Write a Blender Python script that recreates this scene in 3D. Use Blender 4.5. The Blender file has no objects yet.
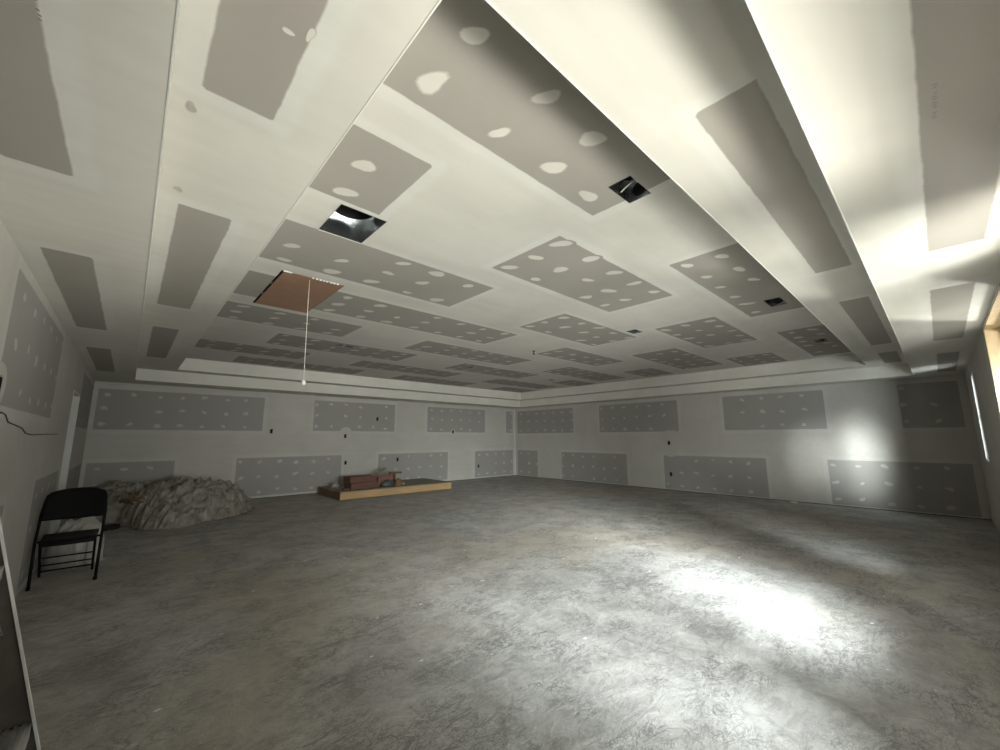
import bpy, math, random
from math import sin, cos, pi, radians
from mathutils import Vector, Matrix, noise

random.seed(7)
SC = bpy.context.scene
COL = SC.collection

# ------------------------------------------------------------------ room dimensions (metres, camera stands above the origin)
H = 1.445                                   # eye height
XL, X2, YR, Y1 = -0.618, 11.274, -0.435, 11.409
Z1, Z2, Z3 = 2.595, 2.822, 3.068            # lower soffit, upper soffit, ceiling
XA1, XC1, YB1, YC1 = -0.019, 10.764, 0.217, 10.606
XA2, XC2, YB2, YC2 = 0.590, 10.405, 0.819, 10.214
WT = 0.17                                   # wall thickness

# ------------------------------------------------------------------ mesh builder
class MB:
    def __init__(s):
        s.v, s.f, s.m, s.a, s.sm, s.b = [], [], [], [], [], []
    def vert(s, p, a=1.0, b=0.):
        s.v.append(tuple(p)); s.a.append(a); s.b.append(b); return len(s.v) - 1
    def face(s, idx, m=0, sm=False):
        s.f.append(tuple(idx)); s.m.append(m); s.sm.append(sm)
    def quad(s, a, b, c, d, m=0, att=1.0):
        s.face([s.vert(p, att) for p in (a, b, c, d)], m)
    def box(s, lo, hi, m=0, M=None):
        x0, y0, z0 = lo; x1, y1, z1 = hi
        P = [(x0,y0,z0),(x1,y0,z0),(x1,y1,z0),(x0,y1,z0),(x0,y0,z1),(x1,y0,z1),(x1,y1,z1),(x0,y1,z1)]
        if M is not None: P = [tuple(M @ Vector(p)) for p in P]
        b = len(s.v)
        for p in P: s.vert(p)
        for q in ((0,3,2,1),(4,5,6,7),(0,1,5,4),(1,2,6,5),(2,3,7,6),(3,0,4,7)):
            s.face([b+i for i in q], m)
    def bbox(s, lo, hi, r=.004, m=0, M=None):
        """box with chamfered edges"""
        x0, y0, z0 = lo; x1, y1, z1 = hi
        r = min(r, (x1-x0)*.45, (y1-y0)*.45, (z1-z0)*.45)
        cx, cy, cz = (x0+x1)/2, (y0+y1)/2, (z0+z1)/2
        idx = {}
        for sx in (0,1):
            for sy in (0,1):
                for sz in (0,1):
                    for ax in range(3):
                        p = [ (x0,x1)[sx], (y0,y1)[sy], (z0,z1)[sz] ]
                        for k, sg in enumerate((sx,sy,sz)):
                            if k != ax: p[k] += r if sg == 0 else -r
                        q = Vector(p)
                        if M is not None: q = M @ q
                        idx[(sx,sy,sz,ax)] = s.vert(q)
        for ax in range(3):
            o = [k for k in range(3) if k != ax]
            for sd in (0,1):
                ring = []
                for a, b in ((0,0),(1,0),(1,1),(0,1)):
                    t = [0,0,0]; t[ax] = sd; t[o[0]] = a; t[o[1]] = b
                    ring.append(idx[(t[0],t[1],t[2],ax)])
                s.face(ring if (sd == 1) == (ax != 1) else ring[::-1], m)
        for ax in range(3):                 # edges along axis ax
            o = [k for k in range(3) if k != ax]
            for a in (0,1):
                for b in (0,1):
                    def g(e, face_ax):
                        t = [0,0,0]; t[ax] = e; t[o[0]] = a; t[o[1]] = b
                        return idx[(t[0],t[1],t[2],face_ax)]
                    s.face([g(0,o[0]), g(1,o[0]), g(1,o[1]), g(0,o[1])], m)
        for sx in (0,1):
            for sy in (0,1):
                for sz in (0,1):
                    s.face([idx[(sx,sy,sz,k)] for k in range(3)], m)
    def tube(s, pts, r, n=10, m=0, caps=True, r2=None):
        pts = [Vector(p) for p in pts]
        rings = []
        up = Vector((0,0,1))
        for i, p in enumerate(pts):
            d = (pts[min(i+1,len(pts)-1)] - pts[max(i-1,0)]).normalized()
            u = d.cross(up)
            if u.length < 1e-3: u = d.cross(Vector((0,1,0)))
            u.normalize(); w = d.cross(u).normalized()
            rr = r if r2 is None else r + (r2-r)*i/(len(pts)-1)
            rings.append([s.vert(p + u*rr*cos(2*pi*k/n) + w*rr*sin(2*pi*k/n)) for k in range(n)])
        for A, B in zip(rings, rings[1:]):
            for k in range(n):
                s.face([A[k], A[(k+1)%n], B[(k+1)%n], B[k]], m, True)
        if caps:
            s.face(rings[0][::-1], m); s.face(rings[-1], m)
    def lathe(s, prof, c=(0,0,0), n=20, m=0):
        rings = []
        for r, z in prof:
            rings.append([s.vert((c[0]+r*cos(2*pi*k/n), c[1]+r*sin(2*pi*k/n), c[2]+z)) for k in range(n)])
        for A, B in zip(rings, rings[1:]):
            for k in range(n):
                s.face([A[k], A[(k+1)%n], B[(k+1)%n], B[k]], m, True)
    def build(s, name, mats, parent=None, fix=True):
        me = bpy.data.meshes.new(name)
        me.from_pydata(s.v, [], s.f)
        if not isinstance(mats, (list, tuple)): mats = [mats]
        for m in mats: me.materials.append(m)
        me.polygons.foreach_set('material_index', s.m)
        me.polygons.foreach_set('use_smooth', s.sm)
        at = me.attributes.new('mud', 'FLOAT', 'POINT')
        at.data.foreach_set('value', s.a)
        if any(s.b):
            at = me.attributes.new('coat', 'FLOAT', 'POINT'); at.data.foreach_set('value', s.b)
        me.update()
        if fix:
            import bmesh
            bm = bmesh.new(); bm.from_mesh(me)
            bmesh.ops.recalc_face_normals(bm, faces=bm.faces)
            bm.to_mesh(me); bm.free()
        o = bpy.data.objects.new(name, me); COL.objects.link(o)
        if parent is not None:
            o.parent = parent
            o.matrix_parent_inverse = parent.matrix_world.inverted() if False else Matrix.Translation(-Vector(parent.location))
        return o

def thing(name, label, cat, loc=(0,0,0), group=None):
    o = bpy.data.objects.new(name, None); COL.objects.link(o)
    o.location = loc; o.empty_display_size = .1
    o['label'] = label; o['category'] = cat
    if group: o['group'] = group
    return o
def tag(o, label, cat, group=None, kind=None):
    o['label'] = label; o['category'] = cat
    if group: o['group'] = group
    if kind: o['kind'] = kind
    return o
def struct(o, label, cat):
    return tag(o, label, cat, kind='structure')

# ------------------------------------------------------------------ materials
def newmat(name):
    m = bpy.data.materials.new(name); m.use_nodes = True
    nt = m.node_tree; b = nt.nodes['Principled BSDF']
    return m, nt, b
def N(nt, t, **kw):
    n = nt.nodes.new(t)
    for k, v in kw.items():
        if k.startswith('i_'): n.inputs[k[2:].replace('_', ' ')].default_value = v
        else: setattr(n, k, v)
    return n
def mixc(nt, fac, a, b, blend='MIX'):
    n = nt.nodes.new('ShaderNodeMix'); n.data_type = 'RGBA'; n.blend_type = blend
    for sock, val in ((n.inputs[0], fac), (n.inputs[6], a), (n.inputs[7], b)):
        if hasattr(val, 'is_linked'): nt.links.new(val, sock)
        else: sock.default_value = val if not isinstance(val, tuple) or len(val) == 4 else (*val, 1)
    return n.outputs[2]
def math_(nt, op, a, b=None, clamp=False):
    n = nt.nodes.new('ShaderNodeMath'); n.operation = op; n.use_clamp = clamp
    for sock, val in zip(n.inputs, (a, b)):
        if val is None: continue
        if hasattr(val, 'is_linked'): nt.links.new(val, sock)
        else: sock.default_value = val
    return n.outputs[0]
def ramp(nt, x, lo, hi, a=0., b=1.):
    n = nt.nodes.new('ShaderNodeMapRange'); n.inputs[1].default_value = lo; n.inputs[2].default_value = hi
    n.inputs[3].default_value = a; n.inputs[4].default_value = b
    nt.links.new(x, n.inputs[0]); return n.outputs[0]
def objcoord(nt, scale=(1,1,1), rot=(0,0,0)):
    tc = nt.nodes.new('ShaderNodeTexCoord'); mp = nt.nodes.new('ShaderNodeMapping')
    mp.inputs['Scale'].default_value = scale; mp.inputs['Rotation'].default_value = rot
    nt.links.new(tc.outputs['Object'], mp.inputs[0]); return mp.outputs[0]
def noise_(nt, vec, scale, detail=3, rough=.55, dist=0.):
    n = nt.nodes.new('ShaderNodeTexNoise'); n.inputs['Scale'].default_value = scale
    n.inputs['Detail'].default_value = detail; n.inputs['Roughness'].default_value = rough
    n.inputs['Distortion'].default_value = dist
    nt.links.new(vec, n.inputs['Vector']); return n.outputs['Fac']
def bump(nt, b, h, strength, dist):
    n = nt.nodes.new('ShaderNodeBump'); n.inputs['Strength'].default_value = strength
    n.inputs['Distance'].default_value = dist
    nt.links.new(h, n.inputs['Height']); nt.links.new(n.outputs[0], b.inputs['Normal'])

def drywall(name, paper, mud, wob=.5):
    m, nt, b = newmat(name)
    at = N(nt, 'ShaderNodeAttribute', attribute_name='mud')
    co = objcoord(nt)
    n1 = noise_(nt, co, 9, 3)
    f = math_(nt, 'ADD', at.outputs['Fac'], math_(nt, 'MULTIPLY', math_(nt, 'SUBTRACT', n1, .5), wob))
    f = ramp(nt, f, .36, .64)
    # thin and thick coats of compound, wiped in long strokes
    st = noise_(nt, objcoord(nt, (1.1, 1.1, 1.1)), 1.3, 4, .5, .6)
    st2 = noise_(nt, objcoord(nt, (.7, 6, 6)), 2.2, 3, .5)
    mudv = ramp(nt, math_(nt, 'ADD', math_(nt, 'MULTIPLY', st, .7), math_(nt, 'MULTIPLY', st2, .3)), .3, .7)
    mudc = mixc(nt, mudv, tuple(c*.90 for c in mud), tuple(min(1, c*1.05) for c in mud))
    ct = N(nt, 'ShaderNodeAttribute', attribute_name='coat')
    cf = math_(nt, 'ADD', ct.outputs['Fac'], math_(nt, 'MULTIPLY', math_(nt, 'SUBTRACT', noise_(nt, co, 3.5, 4), .5), 1.1))
    mudc = mixc(nt, ramp(nt, cf, .2, .8), mixc(nt, 1., mudc, (.955, .942, .925), 'MULTIPLY'), mudc)
    pv = noise_(nt, co, 2.3, 4)
    papc = mixc(nt, pv, tuple(c*.93 for c in paper), tuple(c*1.06 for c in paper))
    nt.links.new(mixc(nt, f, papc, mudc), b.inputs['Base Color'])
    b.inputs['Roughness'].default_value = .82
    b.inputs['Specular IOR Level'].default_value = .25
    bump(nt, b, noise_(nt, co, 60, 3), .06, .002)
    return m
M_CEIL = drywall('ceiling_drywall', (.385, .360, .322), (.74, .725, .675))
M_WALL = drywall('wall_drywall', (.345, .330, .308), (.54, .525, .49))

def simple(name, col, rough=.6, metal=0., var=.0, scale=20, bmp=0.):
    m, nt, b = newmat(name)
    b.inputs['Roughness'].default_value = rough; b.inputs['Metallic'].default_value = metal
    if var:
        n = noise_(nt, objcoord(nt), scale, 4)
        nt.links.new(mixc(nt, ramp(nt, n, .3, .7), tuple(c*(1-var) for c in col), tuple(min(1, c*(1+var)) for c in col)), b.inputs['Base Color'])
        if bmp: bump(nt, b, n, bmp, .01)
    else:
        b.inputs['Base Color'].default_value = (*col, 1)
    return m
def wood(name, c1, c2, scale=(2, 30, 30), rough=.65):
    m, nt, b = newmat(name)
    n = noise_(nt, objcoord(nt, scale), 1.5, 5, .6, .8)
    n2 = noise_(nt, objcoord(nt), 1.8, 2)
    c = mixc(nt, ramp(nt, n, .32, .68), c1, c2)
    c = mixc(nt, math_(nt, 'MULTIPLY', n2, .5), c, tuple(x*.72 for x in c1))
    nt.links.new(c, b.inputs['Base Color'])
    b.inputs['Roughness'].default_value = rough
    bump(nt, b, n, .15, .004)
    return m

M_PLY_HATCH = wood('hatch_plywood', (.34, .195, .125), (.45, .27, .18), (3, 22, 22))
M_PLY = wood('reveal_plywood', (.58, .41, .22), (.74, .56, .34), (9, 9, 2.2))
M_PINE = wood('framing_lumber', (.40, .25, .12), (.56, .37, .19), (1.5, 25, 25))
M_DECK = wood('deck_board', (.17, .155, .11), (.25, .225, .16), (2, 14, 14))
M_DARKWOOD = wood('dark_lumber', (.13, .075, .045), (.2, .12, .07), (25, 2, 25))
M_REDBOX = simple('red_brown_card', (.135, .062, .045), .75, 0, .25, 14)
M_REDTOP = simple('rust_red_card', (.21, .105, .075), .75, 0, .25, 14)
M_BROWN = simple('brown_paper', (.17, .10, .05), .8, 0, .3, 18)
M_BAG = simple('grey_green_bag', (.06, .07, .058), .45, 0, .3, 10, .4)
M_BLACK = simple('black_plastic', (.0025, .0025, .003), .6, 0, .2, 30)
M_BLACKTUBE = simple('black_tube', (.003, .003, .0035), .5, 0, .15, 30)
for _m in (M_BLACK, M_BLACKTUBE): _m.node_tree.nodes['Principled BSDF'].inputs['Specular IOR Level'].default_value = .18
M_DARK = simple('dark_void', (.008, .007, .006), .8, 0, .2, 20)
M_RUBBER = simple('black_duct', (.006, .006, .006), .6, 0, .2, 20)
M_GALV = simple('galvanised_steel', (.62, .65, .66), .26, 1., .12, 9)
M_GALV2 = simple('bright_tin', (.80, .82, .82), .25, .3, .1, 9)
M_ALU = simple('ladder_aluminium', (.62, .62, .61), .38, 1., .18, 14)
M_ALUW = simple('ladder_shaded_web', (.075, .062, .05), .6, 0., .45, 9)  # shading of the aluminium web put into a dark brown colour
M_ALUE = simple('ladder_edge_highlight', (.80, .79, .75), .45, .3, .1, 14)  # light caught on the front flange edge, put into the colour
M_COMP = simple('dried_compound', (.82, .81, .78), .8, 0, .08, 20, .3)
M_BEAD = simple('white_bead', (.82, .81, .77), .5, 0, .03, 20)
M_CORD = simple('white_cord', (.70, .66, .58), .7, 0, .05, 20)
M_KNOB = simple('white_knob', (.85, .83, .78), .35, 0, .03, 20)
M_VINYL = simple('white_vinyl', (.85, .85, .85), .3, 0, .03, 20)
M_JAMB = simple('white_jamb', (.70, .695, .66), .55, 0, .05, 5)
M_CABLE = simple('black_cable', (.02, .02, .02), .5, 0, .1, 20)
M_PRINT = simple('grey_ink', (.22, .21, .195), .8, 0, .2, 40)
M_GROUND = simple('outside_gravel', (.42, .40, .36), .9, 0, .2, 3)
M_EXT = simple('house_wrap', (.6, .6, .6), .8, 0, .05, 3)

def glass():
    m = bpy.data.materials.new('window_glass'); m.use_nodes = True
    nt = m.node_tree; nt.nodes.clear()
    out = nt.nodes.new('ShaderNodeOutputMaterial'); mx = nt.nodes.new('ShaderNodeMixShader')
    tr = nt.nodes.new('ShaderNodeBsdfTransparent'); gl = nt.nodes.new('ShaderNodeBsdfGlossy')
    tr.inputs[0].default_value = (.95, .97, .96, 1); gl.inputs['Roughness'].default_value = .02
    mx.inputs[0].default_value = .05
    nt.links.new(tr.outputs[0], mx.inputs[1]); nt.links.new(gl.outputs[0], mx.inputs[2])
    nt.links.new(mx.outputs[0], out.inputs[0]); return m
M_GLASS = glass()

def plastic(name, col, transp, rough):
    m, nt, b = newmat(name)
    out = nt.nodes['Material Output']
    b.inputs['Base Color'].default_value = (*col, 1); b.inputs['Roughness'].default_value = rough
    b.inputs['Specular IOR Level'].default_value = .6
    tr = nt.nodes.new('ShaderNodeBsdfTransparent'); tr.inputs[0].default_value = (.93, .92, .88, 1)
    mx = nt.nodes.new('ShaderNodeMixShader')
    tl = nt.nodes.new('ShaderNodeBsdfTranslucent'); tl.inputs[0].default_value = (*col, 1)
    m2 = nt.nodes.new('ShaderNodeMixShader'); m2.inputs[0].default_value = .45
    nt.links.new(b.outputs[0], m2.inputs[1]); nt.links.new(tl.outputs[0], m2.inputs[2])
    n = noise_(nt, objcoord(nt), 7, 3)
    nt.links.new(ramp(nt, n, .3, .7, transp*.5, min(1, transp*1.4)), mx.inputs[0])
    nt.links.new(m2.outputs[0], mx.inputs[1]); nt.links.new(tr.outputs[0], mx.inputs[2]); nt.links.new(mx.outputs[0], out.inputs[0])
    bump(nt, b, noise_(nt, objcoord(nt), 30, 4), .35, .01)
    return m
M_SHEET = plastic('clear_sheeting', (.64, .605, .54), .5, .12)
M_WHITEBAG = plastic('white_plastic_film', (.66, .64, .59), .06, .3)

def floor_mat():
    m, nt, b = newmat('bare_concrete')
    co = objcoord(nt)
    bm_ = nt.nodes.new('ShaderNodeMapping'); bm_.inputs['Location'].default_value = (3.7, 8.2, 0); nt.links.new(co, bm_.inputs[0])
    big = noise_(nt, bm_.outputs[0], .38, 3, .5, .6)
    mid = noise_(nt, co, 1.5, 7, .66, 1.6)
    sml = noise_(nt, objcoord(nt, (1, 1.5, 1), (0, 0, .6)), 5.5, 7, .7, 1.8)
    fine = noise_(nt, co, 30, 5, .7, .8)
    t = math_(nt, 'ADD', math_(nt, 'MULTIPLY', mid, .52), math_(nt, 'MULTIPLY', sml, .40))
    t = math_(nt, 'ADD', t, math_(nt, 'MULTIPLY', fine, .14))
    t = ramp(nt, t, .40, .68)
    c = mixc(nt, t, (.255, .245, .225), (.545, .53, .498))
    c = mixc(nt, ramp(nt, big, .42, .64, 0., .62), c, (.40, .335, .26))
    # wandering trowel lines and scuffs
    def lines(scale, rot, w, st, dist):
        nonlocal c
        n = noise_(nt, objcoord(nt, (1, 2.2, 1), (0, 0, rot)), scale, 5, .62, dist)
        l = ramp(nt, math_(nt, 'ABSOLUTE', math_(nt, 'SUBTRACT', n, .5)), 0., w, 1., 0.)
        g = ramp(nt, noise_(nt, co, 2.4, 3), .42, .58)
        f = math_(nt, 'MULTIPLY', math_(nt, 'MULTIPLY', l, g), st)
        c = mixc(nt, f, c, (.15, .145, .135))
    lines(2.6, .5, .026, .75, 1.2)
    lines(6.0, -.7, .030, .7, 2.)
    lines(13., 1.2, .035, .55, 1.5)
    # dropped spots of compound
    vo = nt.nodes.new('ShaderNodeTexVoronoi'); vo.inputs['Scale'].default_value = 3.2
    nt.links.new(objcoord(nt, (1, 1.6, 1)), vo.inputs['Vector'])
    wob = math_(nt, 'ADD', vo.outputs['Distance'], math_(nt, 'MULTIPLY', math_(nt, 'SUBTRACT', fine, .5), .16))
    pick = ramp(nt, noise_(nt, co, 1.9, 2), .44, .48)
    c = mixc(nt, math_(nt, 'MULTIPLY', ramp(nt, wob, .03, .07, 1., 0.), pick), c, (.74, .73, .69))
    nt.links.new(c, b.inputs['Base Color'])
    nt.links.new(ramp(nt, mid, .3, .7, .5, .75), b.inputs['Roughness'])
    b.inputs['Specular IOR Level'].default_value = .35
    hgt = math_(nt, 'ADD', math_(nt, 'MULTIPLY', sml, .6), math_(nt, 'MULTIPLY', fine, .4))
    bump(nt, b, hgt, .8, .025)
    return m
M_FLOOR = floor_mat()

# ------------------------------------------------------------------ drywall surfaces
FE = .03
def inside(u, v, r): return r[0] < u < r[1] and r[2] < v < r[3]
def surface(mb, org, U, V, u0, u1, v0, v1, rects, holes=(), m=0, cut=None, fe=FE):
    """flat board surface: compound everywhere, bare paper inside the rects, real openings at the holes"""
    us, vs = {u0, u1}, {v0, v1}
    CB = .10
    for a, b, c, d in rects:
        us |= {a-CB, a-CB*.3, a, a+fe, b-fe, b, b+CB*.3, b+CB}; vs |= {c-CB, c-CB*.3, c, c+fe, d-fe, d, d+CB*.3, d+CB}
    for a, b, c, d in holes: us |= {a, b}; vs |= {c, d}
    if cut: us |= {cut[0], cut[1]}; vs |= {cut[2], cut[3]}
    us = sorted(x for x in us if u0 <= x <= u1); vs = sorted(x for x in vs if v0 <= x <= v1)
    us = [x for i, x in enumerate(us) if i == 0 or x - us[i-1] > 1e-5]; vs = [x for i, x in enumerate(vs) if i == 0 or x - vs[i-1] > 1e-5]
    org, U, V = Vector(org), Vector(U), Vector(V)
    def mud(u, v):
        p = 0.
        for a, b, c, d in rects:
            p = max(p, min(1, max(0, min((u-a)/fe, (b-u)/fe, (v-c)/fe, (d-v)/fe))))
        return 1 - p
    def coat(u, v):
        p = 0.
        for a, b, c, d in rects:
            q = max(a-u, u-b, c-v, v-d)
            p = max(p, min(1, max(0, (CB-q)/(CB*.7))))
        return p
    ids = [[mb.vert(org + U*u + V*v, mud(u, v), coat(u, v)) for v in vs] for u in us]
    for i in range(len(us)-1):
        for j in range(len(vs)-1):
            cu, cv = (us[i]+us[i+1])/2, (vs[j]+vs[j+1])/2
            if any(inside(cu, cv, h) for h in holes): continue
            if cut and inside(cu, cv, cut): continue
            mb.face([ids[i][j], ids[i+1][j], ids[i+1][j+1], ids[i][j+1]], m)
def blob(mb, org, U, V, nrm, u, v, ru, rv, edge=0., core=.95, m=0, rot=0., lift=.0012):
    """wiped dab of compound over a screw"""
    org, U, V, nrm = Vector(org), Vector(U), Vector(V), Vector(nrm)
    n = 14; k1, k2, p1, p2 = random.uniform(.05, .2), random.uniform(.03, .14), random.uniform(0, 6), random.uniform(0, 6)
    rings = []
    for s, a in ((.5, core), (1.08, edge)):
        rg = []
        for k in range(n):
            t = 2*pi*k/n
            w = 1 + k1*sin(2*t+p1) + k2*sin(3*t+p2)
            x, y = ru*s*w*cos(t), rv*s*w*sin(t)
            x, y = x*cos(rot)-y*sin(rot), x*sin(rot)+y*cos(rot)
            rg.append(mb.vert(org + U*(u+x) + V*(v+y) + nrm*lift, a))
        rings.append(rg)
    mb.face(rings[0], m)
    for k in range(n):
        mb.face([rings[0][k], rings[1][k], rings[1][(k+1)%n], rings[0][(k+1)%n]], m)
def dabs(mb, org, U, V, nrm, rect, su, sv, ru, rv, avoid=(), u_phase=0., m=0, tilt=0.):
    a, b, c, d = rect
    nv = 3 if d-c > .8 else 2
    i0 = math.ceil((a+.05-u_phase)/su)
    u = u_phase + i0*su
    while u < b-.06:
        for j in range(nv):
            v = c + (d-c)*((.14, .5, .86)[j] if nv == 3 else (.38, .80)[j])
            uu, vv = u+random.uniform(-.025, .025), v+random.uniform(-.03, .03)
            if any(h[0]-.13 < uu < h[1]+.13 and h[2]-.13 < vv < h[3]+.13 for h in avoid): continue
            if random.random() < .04: continue
            s = random.uniform(.75, 1.2)
            if uu-ru*s*.8 < a or uu+ru*s*.8 > b: continue
            blob(mb, org, U, V, nrm, uu, vv, ru*s, rv*s, 0., random.uniform(.8, 1.), m, tilt+random.uniform(-.5, .5))
        u += su

def rect_c(cx, cy, w, d): return (cx-w/2, cx+w/2, cy-d/2, cy+d/2)
# openings in the ceiling: x0, x1, y0, y1
HATCH = (.935, 1.545, 4.16, 5.43)
R_BIG = (.93, 1.275, 2.65, 3.11)
REG = [rect_c(2.28, 1.205, .27, .16), rect_c(5.62, 1.17, .34, .17), rect_c(8.5, 1.19, .26, .16), rect_c(5.60, 3.02, .22, .15),
       rect_c(2.68, 6.99, .30, .16), rect_c(5.72, 7.21, .22, .13), rect_c(8.68, 7.29, .20, .13)]
CH = [HATCH, R_BIG] + REG
CR = [  # bare paper on the ceiling
  (.30, 2.38, .83, 1.57), (3.61, 6.12, .83, 1.58), (7.29, 10.1, .83, 1.57),
  (.30, 1.20, 1.87, 2.62), (2.40, 4.48, 1.89, 2.76), (5.68, 7.65, 1.88, 2.76), (8.98, 10.30, 2.02, 2.87),
  (.30, 2.80, 3.11, 3.99), (4.07, 5.98, 3.16, 4.05), (7.22, 9.7, 3.10, 4.02),
  (.30, 4.42, 4.36, 5.22), (5.68, 7.72, 4.41, 5.18), (8.92, 10.16, 4.42, 5.22),
  (.30, 2.39, 5.55, 6.40), (3.52, 6.15, 5.65, 6.48), (7.35, 9.9, 5.62, 6.53),
  (1.55, 4.06, 6.78, 7.68), (5.27, 7.75, 6.88, 7.75), (9.1, 10.39, 6.9, 7.7),
  (.30, 2.45, 8.02, 8.86), (3.46, 6.14, 8.05, 8.88), (7.39, 10.0, 8.1, 8.95),
  (1.44, 4.09, 9.22, 10.05), (5.1, 7.6, 9.26, 10.1), (8.75, 10.3, 9.3, 10.1)]
PH = [0, 0, 0, .2, .25, .1, .3, .1, .3, .2, .15, .2, .3, .1, .2, .3, .1, .2, .3, 0, .1, .2, 0, .1, .2]

mb = MB(); o3 = (0, 0, Z3); ax = ((1,0,0), (0,1,0)); dn = (0,0,-1)
# the compound wiped over the corners of the hatch and round the duct openings interrupts the paper
surface(mb, o3, *ax, XA2, XC2, YB2, YC2, CR, CH)
for r, p in zip(CR, PH):
    rr = (max(r[0], XA2+.02), min(r[1], XC2-.02), max(r[2], YB2+.02), r[3])
    dabs(mb, o3, *ax, dn, rr, .4155, .30, .10, .062, CH, .049, 0, -.7)
for (u, v, a, b) in ((5.34, 3.1, .30, .26), (5.95, 3.05, .26, .22), (1.66, 5.3, .22, .17), (1.72, 4.2, .26, .15), (.84, 5.2, .14, .12), (.8, 4.17, .2, .1),
                     (.8, 2.72, .16, .12), (1.2, 3.17, .16, .07)):
    # keep the dab clear of the openings: it is wiped up to their edge only
    if any(h[0]-a*.6 < u < h[1]+a*.6 and h[2]-b*.6 < v < h[3]+b*.6 for h in [HATCH]) and a > .3: pass
    q = MB(); blob(q, o3, *ax, dn, u, v, a, b, 1., 1.)
    bad = False
    for vx in q.v:
        if any(h[0] < vx[0] < h[1] and h[2] < vx[1] < h[3] for h in CH): bad = True
    if not bad: blob(mb, o3, *ax, dn, u, v, a, b, 1., 1.)
ceil = struct(mb.build('ceiling', [M_CEIL]), 'drywall tray ceiling with grey boards and dabs of white compound over screws', 'ceiling')

# lower soffit ring and its step
mb = MB(); o1 = (0, 0, Z1)
S1 = [(-.525, -.285, -.3, 2.49), (-.53, -.275, 3.54, 5.94), (-.53, -.275, 7.15, 9.6),
      (-.10, 3.60, -.325, -.065), (4.55, 7.1, -.325, -.06), (8.2, 10.6, -.325, -.08)]
surface(mb, o1, *ax, XL-.01, X2+.01, YR-.01, Y1+.01, S1, cut=(XA1, XC1, YB1, YC1))
def ring_faces(mb, x0, x1, y0, y1, z0, z1):
    mb.quad((x0,y0,z0), (x0,y1,z0), (x0,y1,z1), (x0,y0,z1)); mb.quad((x1,y0,z0), (x1,y1,z0), (x1,y1,z1), (x1,y0,z1))
    mb.quad((x0,y0,z0), (x1,y0,z0), (x1,y0,z1), (x0,y0,z1)); mb.quad((x0,y1,z0), (x1,y1,z0), (x1,y1,z1), (x0,y1,z1))
ring_faces(mb, XA1, XC1, YB1, YC1, Z1, Z2)
def beads(mb, x0, x1, y0, y1, z, m):
    w, t = .005, .002
    mb.box((x0-w, y0, z-t), (x0+.001, y1, z+.002), m); mb.box((x1-.001, y0, z-t), (x1+w, y1, z+.002), m)
    mb.box((x0, y0-w, z-t), (x1, y0+.001, z+.002), m); mb.box((x0, y1-.001, z-t), (x1, y1+w, z+.002), m)
beads(mb, XA1, XC1, YB1, YC1, Z1, 1)
# faint factory stamp on the paper, too worn to read
def stamp(mb, x, y, dx, dy, n, z):
    rnd = random.Random(3)
    for k in range(n):
        if rnd.random() < .22: continue
        cx, cy = x+dx*k, y+dy*k
        for q in range(2):
            a = rnd.uniform(-.004, .004)
            lx, ly = (.0025, .005) if abs(dx) > abs(dy) else (.005, .0025)
            mb.quad((cx+a-lx, cy+a-ly, z), (cx+a+lx*.2, cy+a-ly, z), (cx+a+lx*.2, cy+a+ly, z), (cx+a-lx, cy+a+ly, z), 2)
stamp(mb, 1.84, -.12, .017, 0, 13, Z1-.001)
stamp(mb, -.30, 1.35, 0, .017, 13, Z1-.001)
soff1 = struct(mb.build('trim_1', [M_CEIL, M_BEAD, M_PRINT]), 'lower drywall soffit step running round the room above the walls', 'soffit')

mb = MB(); o2 = (0, 0, Z2)
S2 = [(.055, .34, -.2, 1.84), (.06, .36, 2.88, 5.33), (.065, .35, 6.42, 8.95),
      (1.64, 4.18, .31, .575), (5.24, 8.2, .31, .57), (9.0, 10.4, .31, .57)]
surface(mb, o2, *ax, XA1-.002, XC1+.002, YB1-.002, YC1+.002, S2, cut=(XA2, XC2, YB2, YC2))
ring_faces(mb, XA2, XC2, YB2, YC2, Z2, Z3)
beads(mb, XA2, XC2, YB2, YC2, Z2, 1)
# a few stray smears
for (u, v, a, b) in ((.26, 1.35, .022, .010), (.32, 1.31, .012, .03)):
    blob(mb, o2, *ax, dn, u, v, a, b, .4, 1.)
for (u, v) in ((.02, 1.97), (.03, 2.72)): blob(mb, o2, *ax, dn, u+.03, v, .035, .05, 1., .45)
soff2 = struct(mb.build('trim_2', [M_CEIL, M_BEAD]), 'upper drywall soffit step between lower soffit and tray ceiling', 'soffit')

# ------------------------------------------------------------------ walls
ZT = Z1
def wallparts(mb, org, U, V, nrm, rects, holes, su, avoid, discs=()):
    for r in rects:
        dabs(mb, org, U, V, nrm, r, su, .30, .072, .044, list(avoid)+[(u-q, u+q, v-q, v+q) for u, v, q in discs])
    for (u, v, r) in discs:
        q = MB(); blob(q, org, U, V, nrm, u, v, r, r*.9, 1., 1.)
        # ring only: leave the box opening uncovered
        ring(mb, org, U, V, nrm, u, v, r)
def ring(mb, org, U, V, nrm, u, v, r, hole=(.042, .066)):
    org, U, V, nrm = Vector(org), Vector(U), Vector(V), Vector(nrm)
    n = 20; A, B = [], []
    for k in range(n):
        t = 2*pi*k/n
        c, s_ = cos(t), sin(t)
        q = 1/max(abs(c)/hole[0], abs(s_)/hole[1])
        A.append(mb.vert(org+U*(u+c*q)+V*(v+s_*q)+nrm*.003, 1.)); w = r*(1+.07*sin(3*t+u*5))
        B.append(mb.vert(org+U*(u+c*w)+V*(v+s_*w)+nrm*.003, 1.))
    for k in range(n):
        mb.face([A[k], A[(k+1)%n], B[(k+1)%n], B[k]])
def boxhole(u, v): return (u-.03, u+.03, v-.052, v+.052)

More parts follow.
